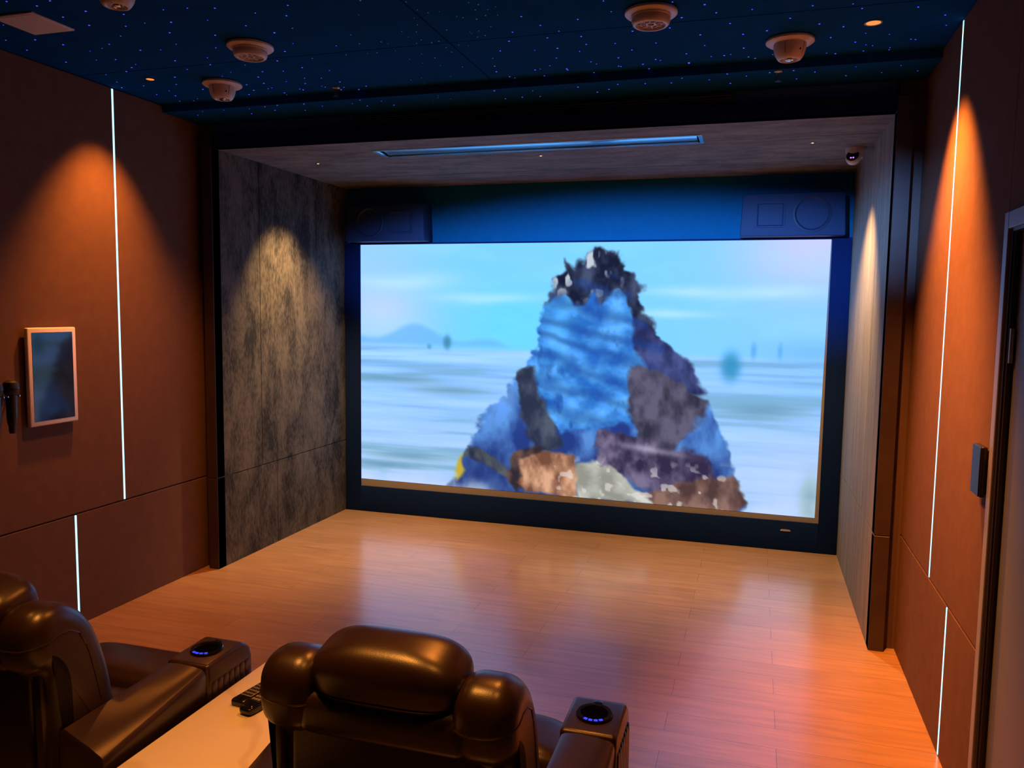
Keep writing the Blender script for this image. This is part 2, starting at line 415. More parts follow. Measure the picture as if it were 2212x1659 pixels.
# niche ceiling with a slot for the long vent
VX0, VX1, VY0, VY1 = 1.100, 3.170, 4.800, 5.025
bm = BM()
box(bm, XL-0.05, XR+0.05, YF+0.02, VY0-0.006, HN+0.01, HN+0.08); box(bm, XL-0.05, XR+0.05, VY1+0.006, D+0.1, HN+0.01, HN+0.08)
box(bm, XL-0.05, VX0-0.006, VY0-0.006, VY1+0.006, HN+0.01, HN+0.08); box(bm, VX1+0.006, XR+0.05, VY0-0.006, VY1+0.006, HN+0.01, HN+0.08)
box(bm, XL, XR, YT+0.004, VY0-0.006, HN, HN+0.014)
for x0, x1 in ((XL, VX0-0.006), (VX1+0.006, XR)):
    box(bm, x0, x1, VY0-0.006, YA-g, HN, HN+0.014); box(bm, x0, x1, YA+g, VY1+0.006, HN, HN+0.014)
box(bm, XL, XR, VY1+0.006, YBp-g, HN, HN+0.014); box(bm, XL, XR, YBp+g, D+0.05, HN, HN+0.014)
struct('ceiling_niche', bm, 'nicheC')
# back wall of the niche: blue cloth baffle above, dark below
SX0, SX1, SZ0, SZ1 = 0.266, 4.012, 0.222, 2.300     # visible opening of the projection screen
bm = BM(); box(bm, XL-0.02, XR+0.02, D, D+0.1, 0, HN+0.02); struct('wall_back', bm, 'baffle')

# ================================================================ projection screen
ps = thing('projection_screen', 'huge projection screen showing a rocky sea picture inside a dark frame', 'screen', (0, D-0.002, 0))
bm = BM(); FY0, FY1 = -0.052, 0.0
box(bm, XL+0.002, SX0, FY0, FY1, 0.0, SZ1+0.012, 0.003, 2); box(bm, SX1, XR-0.002, FY0, FY1, 0.0, SZ1+0.012, 0.003, 2)
box(bm, SX0, SX1, FY0, FY1, 0.0, SZ0, 0.003, 2); box(bm, SX0, SX1, FY0, FY1, SZ1, SZ1+0.012, 0.002, 1)
obj('frame', bm, 'velvet', ps)
bm = BM(); box(bm, SX0-0.002, SX1+0.002, -0.036, -0.030, SZ0-0.002, SZ1+0.002); obj('screen_cloth', bm, 'border', ps, False, 'beige unlit margin of the screen')
bm = BM(); prism(bm, [(-0.038, 0), (0.038, 0), (0.033, 0.014), (-0.033, 0.014)], FY0-0.004, FY0, 'y', 0.001, 1)
bmesh.ops.translate(bm, verts=bm.verts, vec=(3.783, 0, 0.148))
obj('badge', bm, 'chrome', ps, True, 'small silver badge on the lower frame')
# the projected picture: a bright sea shore with a generic sea stack of dark and blue rock, painted procedurally
def picture():
    nx, ny = 420, 232
    rng = np.random.default_rng(7)
    U, V = np.meshgrid((np.arange(nx+1))/nx, (np.arange(ny+1))/ny)       # V from the top
    def vnoise(fx, fy, seed):
        r = np.random.default_rng(seed); gx, gy = int(fx)+3, int(fy)+3
        G_ = r.random((gy, gx)); x = U*fx; y = V*fy
        i = np.floor(x).astype(int); j = np.floor(y).astype(int); a = x-i; b = y-j; a = a*a*(3-2*a); b = b*b*(3-2*b)
        return (G_[j, i]*(1-a)+G_[j, i+1]*a)*(1-b)+(G_[j+1, i]*(1-a)+G_[j+1, i+1]*a)*b
    def fbm(fx, fy, seed, o=4):
        s = 0; t = 0
        for k in range(o): s = s+vnoise(fx*2**k, fy*2**k, seed+k)/2**k; t += 1/2**k
        return s/t
    n1 = fbm(5, 9, 1); n2 = fbm(18, 12, 11); n3 = fbm(46, 30, 21, 3); st = fbm(4, 40, 31)
    wx = (fbm(14, 9, 41)-0.5)*0.05; wy = (fbm(14, 9, 51)-0.5)*0.07
    wx2 = wx+(n3-0.5)*0.02; wy2 = wy+(fbm(46, 30, 61, 3)-0.5)*0.03
    def C(r, g, b): return np.array([r, g, b], float)/255
    img = np.zeros(U.shape+(3,))
    def mix(mask, col): 
        nonlocal img
        m = np.clip(mask, 0, 1)[..., None]; img = img*(1-m)+col*m
    def sm(a, b, x): 
        t = np.clip((x-a)/(b-a), 0, 1); return t*t*(3-2*t)
    # sky
    img[:] = C(128, 216, 254)
    mix(sm(0.30, 0.0, U)*0.75, C(165, 212, 250)); mix(sm(0.55, 1.0, U)*0.55, C(150, 210, 255))
    mix(np.exp(-((U-0.97)/0.14)**2-((V-0.03)/0.16)**2), C(205, 212, 250))
    mix(np.exp(-((U-0.36)/0.12)**2-((V-0.33)/0.14)**2)*0.9, C(105, 222, 255))
    mix(np.exp(-((U-0.05)/0.10)**2-((V-0.28)/0.12)**2)*0.8, C(200, 220, 252))
    for (u, v, su, sv) in ((0.74, 0.19, 0.09, 0.02), (0.90, 0.19, 0.09, 0.025), (0.10, 0.16, 0.13, 0.03), (0.70, 0.27, 0.08, 0.015), (0.30, 0.22, 0.12, 0.02)):
        mix(np.exp(-((U-u)/su)**2-((V-v-(n1-0.5)*0.06)/sv)**2)*0.65, C(195, 240, 255))
    mix(sm(0.45, 0.75, n1)*0.25, C(165, 232, 255))
    # sea
    hz = 0.425
    sea = sm(hz-0.012, hz+0.012, V)
    sc = np.ones(U.shape+(3,))*C(150, 208, 250)
    t = sm(0.45, 1.0, V)[..., None]; sc = sc*(1-t)+C(168, 205, 232)*t
    img = img*(1-sea[..., None])+sc*sea[..., None]
    mix(np.exp(-((V-0.46)/0.02)**2)*0.7*sm(0.6, 0.1, U), C(180, 232, 255))
    mix(sea*sm(0.50, 0.80, st)*0.55, C(110, 165, 205)); mix(sea*sm(0.55, 0.25, st)*0.4, C(190, 228, 252))
    for u, v, su, sv in ((0.12, 0.89, 0.10, 0.016), (0.10, 0.56, 0.12, 0.02), (0.22, 0.60, 0.1, 0.02), (0.06, 0.93, 0.08, 0.012), (0.90, 0.62, 0.08, 0.03)):
        mix(np.exp(-((U-u)/su)**2-((V-v)/sv)**2)*0.5, C(95, 140, 175))
    mix(sm(0.72, 1.0, U)*sm(0.55, 0.85, V)*0.75, C(196, 220, 243)); mix(np.exp(-((U-0.99)/0.02)**2-((V-0.96)/0.1)**2)*0.6, C(110, 150, 160))
    # distant hills and rocks
    top = 0.345+0.05*np.abs((U-0.13)/0.17)**1.3-0.02*(n1-0.5)+0.02*np.sin(U*34)
    mix(sm(-0.012, 0.02, V-top)*sm(0.43, 0.40, V)*sm(0.52, 0.30, U)*0.75, C(112, 188, 238))
    mix(sm(0.80, 1.0, U)*np.exp(-((V-0.40)/0.05)**2)*0.5, C(110, 180, 235))
    for u, v, su, sv, c, k in ((0.213, 0.40, 0.010, 0.030, C(70, 140, 185), 0.9), (0.17, 0.42, 0.006, 0.012, C(80, 160, 205), 0.7), (0.825, 0.46, 0.020, 0.055, C(58, 150, 205), 0.95),
                                (0.868, 0.40, 0.006, 0.03, C(90, 170, 220), 0.7), (0.918, 0.40, 0.005, 0.03, C(95, 175, 225), 0.7)):
        mix(np.exp(-(((U-u)/su)**2+((V-v)/sv)**2)**1.5)*k, c)
    # polygons with ragged rock edges
    def poly(pts, wscale=1.0, soft=0.006):
        X = U+wx2*wscale; Y = V+wy2*wscale
        ins = np.zeros(U.shape, bool); dmin = np.full(U.shape, 9.0)
        n = len(pts)
        for i in range(n):
            (x0, y0), (x1, y1) = pts[i], pts[(i+1) % n]
            c = ((y0 > Y) != (y1 > Y))
            with np.errstate(divide='ignore', invalid='ignore'):
                xi = (x1-x0)*(Y-y0)/(y1-y0+1e-12)+x0
            ins ^= c & (X < xi)
            dx, dy = x1-x0, y1-y0; tt = np.clip(((X-x0)*dx+(Y-y0)*dy)/(dx*dx+dy*dy+1e-12), 0, 1)
            dmin = np.minimum(dmin, np.hypot((X-x0-tt*dx), (Y-y0-tt*dy)/1.8))
        s = np.where(ins, dmin, -dmin)
        return sm(-soft, soft, s)
    def rock(mask, c0, c1, nz, lo=0.3, hi=0.7):
        t = np.clip((nz-lo)/(hi-lo), 0, 1)[..., None]
        mix(mask, C(*c0)*(1-t)+C(*c1)*t)
    rk = fbm(26, 9, 71); cr = fbm(40, 14, 81)
    # broad blue shoulder of rock
    base = poly([(0.22, 1.06), (0.255, 0.84), (0.29, 0.68), (0.36, 0.545), (0.42, 0.475), (0.52, 0.50), (0.66, 0.50), (0.76, 0.57), (0.80, 0.66), (0.835, 0.80), (0.86, 1.06)], 1.2)
    rock(base, (38, 62, 138), (92, 150, 226), rk)
    mix(base*np.exp(-((U-0.34)/0.05)**2-((V-0.62)/0.09)**2)*0.7, C(112, 172, 238))
    mix(base*sm(0.70, 1.0, V)*0.45, C(44, 52, 104))
    # tall blue column
    col = poly([(0.375, 0.64), (0.40, 0.47), (0.425, 0.33), (0.445, 0.20), (0.50, 0.13), (0.56, 0.10), (0.62, 0.14), (0.65, 0.27), (0.685, 0.40), (0.69, 0.55), (0.62, 0.68), (0.55, 0.74), (0.47, 0.72)], 1.5)
    rock(col, (44, 112, 206), (100, 186, 250), fbm(22, 16, 91))
    mix(col*sm(0.62, 0.82, cr)*0.6, C(30, 70, 160))
    mix(col*np.exp(-((U-0.47)/0.03)**2-((V-0.30)/0.16)**2)*0.6, C(96, 200, 255))
    # dark cap with pale lichen flecks, and the dark ridge that falls to the right
    cap = poly([(0.436, 0.235), (0.452, 0.13), (0.475, 0.105), (0.487, 0.05), (0.515, 0.075), (0.54, 0.015), (0.565, 0.045), (0.59, 0.03), (0.612, 0.085), (0.64, 0.10), (0.652, 0.20), (0.668, 0.27), (0.69, 0.35), (0.655, 0.36), (0.63, 0.25), (0.60, 0.19), (0.565, 0.27), (0.54, 0.20), (0.505, 0.26), (0.475, 0.20)], 1.2)
    rock(cap, (26, 32, 58), (74, 84, 118), cr)
    fl = sm(0.60, 0.72, fbm(70, 26, 101, 2))*sm(0.63, 0.54, U)*sm(0.27, 0.12, V)
    mix(cap*fl*0.9, C(214, 226, 238))
    rid = poly([(0.63, 0.28), (0.66, 0.32), (0.70, 0.37), (0.745, 0.46), (0.775, 0.56), (0.72, 0.56), (0.66, 0.50), (0.63, 0.44)], 0.8)
    rock(rid, (40, 46, 92), (78, 88, 146), cr)
    mix(col*sm(0.035, 0.0, np.abs(((V-0.55*U+(fbm(9, 7, 121)-0.5)*0.10) % 0.085)-0.04))*0.45, C(28, 66, 150))
    # brown and grey weed-covered bands
    for pts, c0, c1 in (([(0.368, 0.52), (0.415, 0.48), (0.44, 0.60), (0.475, 0.80), (0.42, 0.83), (0.39, 0.70)], (44, 52, 78), (84, 92, 112)),
                        ([(0.62, 0.47), (0.69, 0.50), (0.77, 0.58), (0.765, 0.70), (0.70, 0.82), (0.64, 0.80), (0.625, 0.62)], (52, 50, 70), (100, 96, 122)),
                        ([(0.26, 0.82), (0.35, 0.88), (0.36, 0.93), (0.25, 0.88)], (38, 44, 72), (90, 96, 100)),
                        ([(0.345, 0.93), (0.37, 0.82), (0.44, 0.80), (0.42, 0.90), (0.37, 1.0)], (52, 44, 52), (112, 84, 74))):
        rock(poly(pts, 0.9), c0, c1, cr)
    mix(poly([(0.232, 0.93), (0.25, 0.86), (0.255, 0.93), (0.24, 0.965)], 0.5), C(202, 176, 58))
    # boulders at the foot
    rock(poly([(0.375, 0.96), (0.39, 0.86), (0.45, 0.815), (0.51, 0.83), (0.53, 0.92), (0.50, 1.0), (0.40, 1.0)], 0.9), (120, 78, 60), (226, 172, 138), cr)
    rock(poly([(0.515, 1.0), (0.52, 0.87), (0.57, 0.85), (0.64, 0.94), (0.72, 1.0)], 0.7), (150, 150, 140), (214, 216, 206), n2)
    rock(poly([(0.545, 0.80), (0.56, 0.735), (0.62, 0.745), (0.72, 0.79), (0.785, 0.82), (0.80, 0.90), (0.77, 0.97), (0.66, 0.93), (0.57, 0.88)], 0.9), (52, 44, 74), (128, 116, 148), cr)
    mix(np.exp(-((U-0.62-(V-0.77)*2.6)/0.05)**2-((V-0.79)/0.02)**2)*0.45, C(220, 215, 235))
    rock(poly([(0.66, 0.95), (0.74, 0.90), (0.84, 0.88), (0.86, 0.95), (0.85, 1.02), (0.70, 1.02)], 0.9), (84, 60, 60), (146, 112, 102), cr)
    mix(sm(0.66, 0.74, fbm(60, 34, 111, 2))*sm(0.80, 0.9, V)*sm(0.4, 0.5, U)*sm(0.88, 0.8, U)*0.6, C(232, 226, 224))
    # foam
    mix(sm(0.93, 1.02, V+(n2-0.5)*0.1)*(sm(0.36, 0.3, U)+sm(0.86, 0.9, U))*0.7, C(206, 224, 240))
    img = np.clip(img, 0, 1)
    lin = np.where(img <= 0.04045, img/12.92, ((img+0.055)/1.055)**2.4)
    lin[..., 2] *= 1+0.6*sm(0.70, 1.0, lin[..., 2])
    x = np.stack([0.268+(SX1-0.006-0.268)*U, np.full(U.shape, -0.0375), np.zeros(U.shape)], -1)
    ztop = SZ1; zb = 0.285+(0.262-0.285)*U
    x[..., 0] -= 0.022*U*V
    x[..., 2] = ztop+(zb-ztop)*V
    n = (nx+1)*(ny+1)
    idx = np.arange(n).reshape(ny+1, nx+1)
    f = np.stack([idx[:-1, :-1], idx[1:, :-1], idx[1:, 1:], idx[:-1, 1:]], -1).reshape(-1, 4)
    me = bpy.data.meshes.new('picture')
    me.from_pydata(x.reshape(-1, 3).tolist(), [], f.tolist())
    ca = me.color_attributes.new('glow', 'FLOAT_COLOR', 'POINT')
    ca.data.foreach_set('color', np.concatenate([lin.reshape(-1, 3), np.ones((n, 1))], 1).astype(np.float32).ravel())
    m = bpy.data.materials.new('projected_picture'); m.use_nodes = True; nt = m.node_tree; nt.nodes.clear()
    o = nt.nodes.new('ShaderNodeOutputMaterial'); e = nt.nodes.new('ShaderNodeEmission'); a = nt.nodes.new('ShaderNodeVertexColor'); a.layer_name = 'glow'
    nt.links.new(a.outputs['Color'], e.inputs['Color']); e.inputs['Strength'].default_value = 1.0
    nt.links.new(e.outputs['Emission'], o.inputs['Surface'])
    me.materials.append(m)
    ob = bpy.data.objects.new('picture', me); COL.objects.link(ob); ob.parent = ps
    ob['label'] = 'bright blue film picture of rocks in the sea'
picture()

# ================================================================ light strips in the walls
def strip(name, x, y, z0, z1, side, label):
    t = thing(name, label, 'light strip', (x, y, z0), 0, 'cyan light strips in the walls')
    bm = BM(); s = side
    a, b = sorted((-0.012*s, -0.002*s)); box(bm, a, b, -0.0056, 0.0056, 0, z1-z0); obj('channel', bm, 'alu', t, False)
    bm = BM(); a, b = sorted((-0.002*s, 0.0015*s)); box(bm, a, b, -0.0050, 0.0050, 0.002, z1-z0-0.002, 0.0012, 2); obj('diffuser', bm, 'led', t, False)
strip('light_strip', 0, YL1, ZS+0.004, H-0.006, 1, 'long glowing cyan strip up the left wall above the seam')
strip('light_strip', 0, YL2, 0.004, ZS-0.004, 1, 'short glowing cyan strip low on the left wall below the seam')
strip('light_strip', W, YR1, ZS+0.004, H-0.006, -1, 'long glowing cyan strip up the right wall above the seam')
strip('light_strip', W, YR2, 0.004, ZS-0.004, -1, 'short glowing cyan strip low on the right wall beside the door')

# ================================================================ ceiling fixtures
def zc(y): return H-0.044 if y > YC else H
def grille_fixture(loc, label):
    t = thing('ceiling_fixture', label, 'ceiling fixture', loc, 0, 'round white ceiling fixtures')
    bm = BM(); lathe(bm, [(0, 0), (0.100, 0), (0.106, -0.006), (0.106, -0.014), (0.099, -0.020), (0.080, -0.022), (0, -0.022)], 48); obj('flange', bm, 'white', t)
    bm = BM(); lathe(bm, [(0.079, -0.020), (0.080, -0.026), (0.077, -0.030), (0.078, -0.042), (0.073, -0.055), (0.067, -0.060), (0.060, -0.060), (0.058, -0.054), (0.058, -0.036), (0, -0.036)], 48); obj('body', bm, 'white', t)
    bm = BM(); lathe(bm, [(0, -0.046), (0.058, -0.046), (0.058, -0.050), (0, -0.050)], 32)
    obj('grille_plate', bm, 'whitedim', t)
    bm = BM()
    for k in range(8):
        a = 2*PI*k/8; c, s = math.cos(a), math.sin(a)
        tube(bm, [(0.018*c, 0.018*s, -0.052), (0.056*c, 0.056*s, -0.052)], 0.003, 6)
        a2 = a+PI/8; tube(bm, [(0.040*math.cos(a2-0.22), 0.040*math.sin(a2-0.22), -0.052), (0.043*math.cos(a2), 0.043*math.sin(a2), -0.052), (0.040*math.cos(a2+0.22), 0.040*math.sin(a2+0.22), -0.052)], 0.0025, 6)
    lathe(bm, [(0.014, -0.050), (0.020, -0.050), (0.020, -0.055), (0.014, -0.055), (0.014, -0.050)], 24)
    obj('grille', bm, 'white', t)
def dome_fixture(loc, label, rz=0.0):
    t = thing('ceiling_fixture', label, 'ceiling fixture', loc, rz, 'round white ceiling fixtures')
    bm = BM(); lathe(bm, [(0, 0), (0.098, 0), (0.104, -0.006), (0.104, -0.014), (0.096, -0.020), (0.072, -0.022), (0, -0.022)], 48); obj('flange', bm, 'white', t)
    bm = BM(); lathe(bm, [(0.070, -0.018), (0.070, -0.028), (0.068, -0.047), (0.062, -0.068), (0.054, -0.082), (0.048, -0.089), (0.040, -0.091), (0.036, -0.086), (0.036, -0.080), (0, -0.080)], 48); obj('body', bm, 'white', t)
    bm = BM(); lathe(bm, [(0.0, -0.096), (0.010, -0.095), (0.018, -0.091), (0.020, -0.084), (0, -0.084)], 28); obj('lens', bm, 'chrome', t)
    for a in (-2.05, -0.75):
        bm = BM()
        tube(bm, [(0.0702*math.cos(a), 0.0702*math.sin(a), -0.024), (0.0693*math.cos(a), 0.0693*math.sin(a), -0.040), (0.0660*math.cos(a), 0.0660*math.sin(a), -0.056), (0.0600*math.cos(a), 0.0600*math.sin(a), -0.073)], 0.0012, 6)
        obj('seam_line', bm, 'black', t)
    bm = BM(); lathe(bm, [(0, -0.004), (0.0045, -0.004), (0.0045, 0.003), (0, 0.003)], 12, mat=Matrix.Translation((0.064*math.cos(-1.0), 0.064*math.sin(-1.0), -0.057)) @ Matrix.Rotation(PI/2, 4, 'X'))
    obj('screw', bm, 'black', t)
dome_fixture((1.145, 2.585, H), 'white domed ceiling fixture cut by the top edge, above the pale square plate')
grille_fixture((1.205, 3.345, H), 'white ceiling fixture with open grille underneath, on the left half of the ceiling')
dome_fixture((0.672, 3.855, H), 'white domed ceiling fixture nearest the left wall light strip, lowest of the left three', 0.35)
grille_fixture((3.058, 3.390, H), 'white ceiling fixture with open grille underneath, on the right half of the ceiling')
dome_fixture((3.610, 3.890, H), 'white domed ceiling fixture with silver lens, nearest the right wall', 0.15)

def downlight(loc, r, label, glow='lampglow'):
    t = thing('recessed_downlight', label, 'downlight', loc)
    bm = BM(); lathe(bm, [(r*0.80, 0.001), (r*0.82, -0.004), (r, -0.004), (r*1.02, 0.0), (r*0.80, 0.001)], 36); obj('ring', bm, 'brass', t)
    bm = BM(); lathe(bm, [(0, -0.003), (r*0.80, -0.003), (r*0.80, 0.0), (0, 0.0)], 32); obj('lens', bm, glow, t)
downlight((3.934, 3.755, H), 0.036, 'small recessed orange ceiling light over the right wall')
downlight((0.337, 3.692, H), 0.026, 'small recessed orange ceiling light over the left wall')
def pin(loc, label):
    t = thing('niche_spotlight', label, 'spotlight', loc, 0, 'pinhole lights in the niche ceiling')
    bm = BM(); lathe(bm, [(0.009, 0), (0.009, -0.003), (0.020, -0.003), (0.021, 0), (0.009, 0)], 28); obj('ring', bm, 'brass', t)
    bm = BM(); lathe(bm, [(0, -0.004), (0.005, -0.003), (0.008, 0.0), (0, 0.0)], 16); obj('lens', bm, 'pin', t)
pin((0.513, 5.126, HN), 'tiny pinhole light in the niche ceiling at its left end')
pin((2.119, 5.196, HN), 'tiny pinhole light in the niche ceiling behind the long vent')
pin((3.792, 5.169, HN), 'tiny pinhole light in the niche ceiling beside the turret camera')

# square pale plate on the ceiling
t = thing('ceiling_plate', 'pale square plate set in the dark ceiling at the upper left', 'ceiling plate', (0.457, 2.850, H))
bm = BM(); box(bm, -0.113, 0.113, -0.112, 0.112, -0.008, 0, 0.003, 2); obj('cover', bm, 'white', t)
bm = BM(); box(bm, -0.100, 0.100, -0.100, 0.100, -0.0092, -0.008, 0.001, 1); obj('inner_panel', bm, 'white', t)

# sprinklers
def sprinkler(loc, label):
    t = thing('sprinkler', label, 'sprinkler', loc, 0, 'fire sprinklers under the ceiling')
    bm = BM(); lathe(bm, [(0, 0), (0.022, 0), (0.021, -0.004), (0.010, -0.008), (0, -0.008)], 24); obj('rosette', bm, 'brass', t)
    bm = BM()
    for s in (-1, 1): tube(bm, [(0.007*s, 0, -0.008), (0.011*s, 0, -0.022), (0.008*s, 0, -0.038), (0.0, 0, -0.046)], 0.0025, 6)
    tube(bm, [(0, 0, -0.008), (0, 0, -0.040)], 0.0022, 6); obj('yoke', bm, 'brass', t)
    bm = BM(); lathe(bm, [(0, -0.046), (0.016, -0.047), (0.016, -0.049), (0, -0.049)], 20); obj('deflector', bm, 'chrome', t)
sprinkler((1.235, 4.095, H), 'small hanging sprinkler head on the left part of the ceiling')
sprinkler((3.570, 4.215, H-0.044), 'small hanging sprinkler head on the right part of the ceiling')

# fibre optic stars
STARS=[(0.56,2.63),(0.74,2.67),(0.64,2.7),(0.79,2.8),(0.64,2.83),(0.67,2.94),(0.3,2.84),(0.13,3.0),(0.27,3.03),(0.1,3.14),(0.34,3.12),(0.48,3.21),(0.56,3.17),(0.7,3.09),(0.92,2.87),(0.82,2.99),(0.93,2.98),(1.12,2.87),(1.23,2.88),(1.05,3.0),(0.95,3.11),(0.87,3.25),(0.64,3.28),(0.74,3.3),(0.41,3.37),(0.31,3.35),(0.39,3.23),(0.13,3.34),(0.16,3.57),(0.45,3.46),(0.31,3.55),(0.39,3.5),(0.11,3.7),(0.05,3.8),(0.2,3.8),(0.14,3.97),(0.27,3.92),(0.23,4.02),(0.4,3.82),(0.49,3.7),(0.69,3.46),(0.65,3.6),(0.17,4.13),(0.26,4.14),(0.31,4.11),(0.26,4.22),(0.17,4.29),(1.34,2.91),(1.22,3.02),(1.13,3.19),(1.02,3.34),(0.88,3.46),(0.82,3.56),(1.34,3.12),(1.47,3.0),(1.65,2.96),(1.58,3.06),(1.52,3.2),(1.41,3.23),(1.41,3.38),(1.31,3.47),(1.19,3.59),(1.38,3.6),(1.25,3.72),(1.12,3.75),(1.01,3.73),(0.99,3.61),(0.75,3.75),(0.61,3.79),(0.48,3.94),(0.41,4.22),(0.78,3.92),(0.75,4.03),(0.89,3.92),(0.88,4.01),(0.85,4.02),(0.7,4.21),(0.67,4.1),(0.58,4.23),(0.52,4.34),(0.71,4.3),(0.79,4.2),(0.88,4.16),(0.89,4.12),(1.03,3.92),(1.16,3.89),(1.11,3.98),(1.03,4.09),(1.02,4.07),(0.96,4.21),(0.89,4.34),(1.25,3.91),(1.18,4.07),(1.04,4.28),(1.17,4.05),(1.36,3.8),(1.31,4.0),(1.24,4.14),(1.59,3.46),(0.84,3.7),(0.93,3.81),(2.53,3.32),(2.58,3.44),(2.64,3.53),(2.57,3.6),(2.39,3.6),(2.31,3.72),(2.44,3.49),(2.47,3.75),(2.58,3.75),(2.24,3.82),(2.21,3.94),(2.19,4.03),(2.25,4.16),(2.23,4.13),(2.12,4.21),(2.13,4.38),(2.23,4.37),(2.32,4.26),(2.41,4.16),(2.42,4.04),(2.39,4.05),(2.48,4.0),(2.54,3.89),(2.55,4.07),(2.55,4.09),(2.57,4.25),(2.33,4.38),(2.75,3.41),(2.72,3.62),(2.72,3.73),(2.67,3.82),(2.69,3.99),(2.71,4.03),(2.67,4.17),(2.65,4.37),(2.72,4.33),(2.78,4.25),(2.82,4.1),(2.85,3.75),(2.9,3.36),(2.89,3.24),(2.95,3.61),(2.93,4.09),(3.03,3.79),(3.0,4.03),(2.92,4.27),(3.05,4.29),(3.11,3.61),(3.17,3.5),(3.15,3.32),(2.95,4.17),(3.02,4.05),(2.91,3.86),(2.83,3.96),(2.81,4.09),(1.28,4.1),(1.34,4.16),(1.41,4.11),(1.32,4.21),(1.24,4.27),(1.3,4.34),(1.43,4.26),(1.46,4.36),(3.11,4.22),(3.27,3.38),(3.31,3.48),(3.17,3.5),(3.45,3.48),(3.36,3.62),(3.23,3.73),(3.41,3.77),(3.24,3.88),(3.41,3.96),(3.32,4.05),(3.15,3.98),(3.15,4.13),(3.15,4.12),(3.11,4.22),(3.24,4.28),(3.35,4.04),(3.33,4.2),(3.34,4.37),(3.42,4.26),(3.46,4.13),(3.43,4.1),(3.53,4.23),(3.54,4.09),(3.64,4.22),(3.66,4.37),(3.74,4.27),(3.68,3.5),(3.6,3.62),(3.72,3.72),(3.78,3.91),(3.82,3.78),(3.92,3.89),(3.83,3.52),(3.87,3.58),(3.89,4.0),(3.78,4.13),(3.82,4.15),(3.89,4.37),(3.94,4.05),(3.94,4.14),(3.97,4.07),(4.02,3.93),(4.05,4.12),(4.05,4.15),(4.12,4.26),(4.21,4.37),(4.05,4.36),(4.14,4.03),(4.12,4.02),(4.08,3.62),(4.2,3.74),(4.23,3.87),(3.51,3.75),(3.92,4.23),(3.26,4.05)]
DIM_STARS=[(2.14,3.14),(2.17,3.18),(2.22,3.18),(2.4,3.15),(2.42,3.21),(2.46,3.19),(2.37,3.2),(2.09,3.22),(2.07,3.3),(2.27,3.25),(2.29,3.27),(2.34,3.3),(2.39,3.27),(2.37,3.4),(2.17,3.39),(2.03,3.38),(1.97,3.36),(1.97,3.43),(2.01,3.48),(1.97,3.52),(2.04,3.53),(2.08,3.52),(2.08,3.61),(2.3,3.44),(2.31,3.5),(2.26,3.44),(2.26,3.46),(2.27,3.51),(2.15,3.59),(2.19,3.61),(2.08,3.68),(1.97,3.74),(1.93,3.67),(1.84,3.73),(1.83,3.59),(1.84,3.49),(1.73,3.6),(1.68,3.6),(1.71,3.46),(1.82,3.46),(1.73,3.34),(1.88,3.13),(1.96,2.99),(2.13,3.05),(2.37,3.12),(2.44,3.28),(2.05,3.91),(1.95,3.86),(1.88,3.8),(1.77,4.04),(1.74,4.14),(1.7,4.06),(1.93,4.05),(1.72,4.32),(1.77,4.27),(1.79,4.23),(1.82,4.31),(1.83,4.31),(1.56,4.11),(1.57,3.59)]
def star_mesh(name, r, mat):
    bm = BM(); lathe(bm, [(0, -0.0012), (r*0.6, -0.001), (r, 0.0), (0, 0.0006)], 8)
    return obj(name, bm, mat)
rnd = random.Random(5)
def put_stars(pts, r, mat, label, group):
    first = None
    for (x, y) in pts:
        if first is None: o = first = star_mesh('fibre_star', r, mat)
        else:
            o = first.copy(); COL.objects.link(o)
        o.location = (x, y, zc(y)); s = rnd.uniform(0.6, 1.15); o.scale = (s, s, s)
        tag(o, label, 'star light', group)
put_stars(STARS, 0.0042, 'star', 'tiny blue fibre optic star shining in the dark ceiling', 'blue fibre optic stars in the ceiling')
put_stars(DIM_STARS, 0.0034, 'stardim', 'faint dim cyan fibre optic star near the middle of the dark ceiling', 'dim fibre optic stars in the ceiling')

# ================================================================ air vents
t = thing('air_grille', 'long dark slatted air grille in the header over the niche', 'air grille', (1.113, YF, 2.862))
L = 2.25
bm = BM(); box(bm, 0, L, -0.012, 0, 0, 0.006); box(bm, 0, L, -0.012, 0, 0.064, 0.070); box(bm, 0, 0.008, -0.012, 0, 0.006, 0.064); box(bm, L-0.008, L, -0.012, 0, 0.006, 0.064); obj('rim', bm, 'black', t)
bm = BM(); box(bm, 0.008, L-0.008, -0.002, 0, 0.006, 0.064); obj('backing', bm, 'black', t)
for k in range(4):
    bm = BM(); box(bm, 0.008, L-0.008, -0.010, -0.003, -0.0016, 0.0016, mat=Matrix.Translation((0, 0, 0.015+k*0.0135)) @ Matrix.Rotation(0.4, 4, 'X')); obj('slat', bm, 'slat', t)

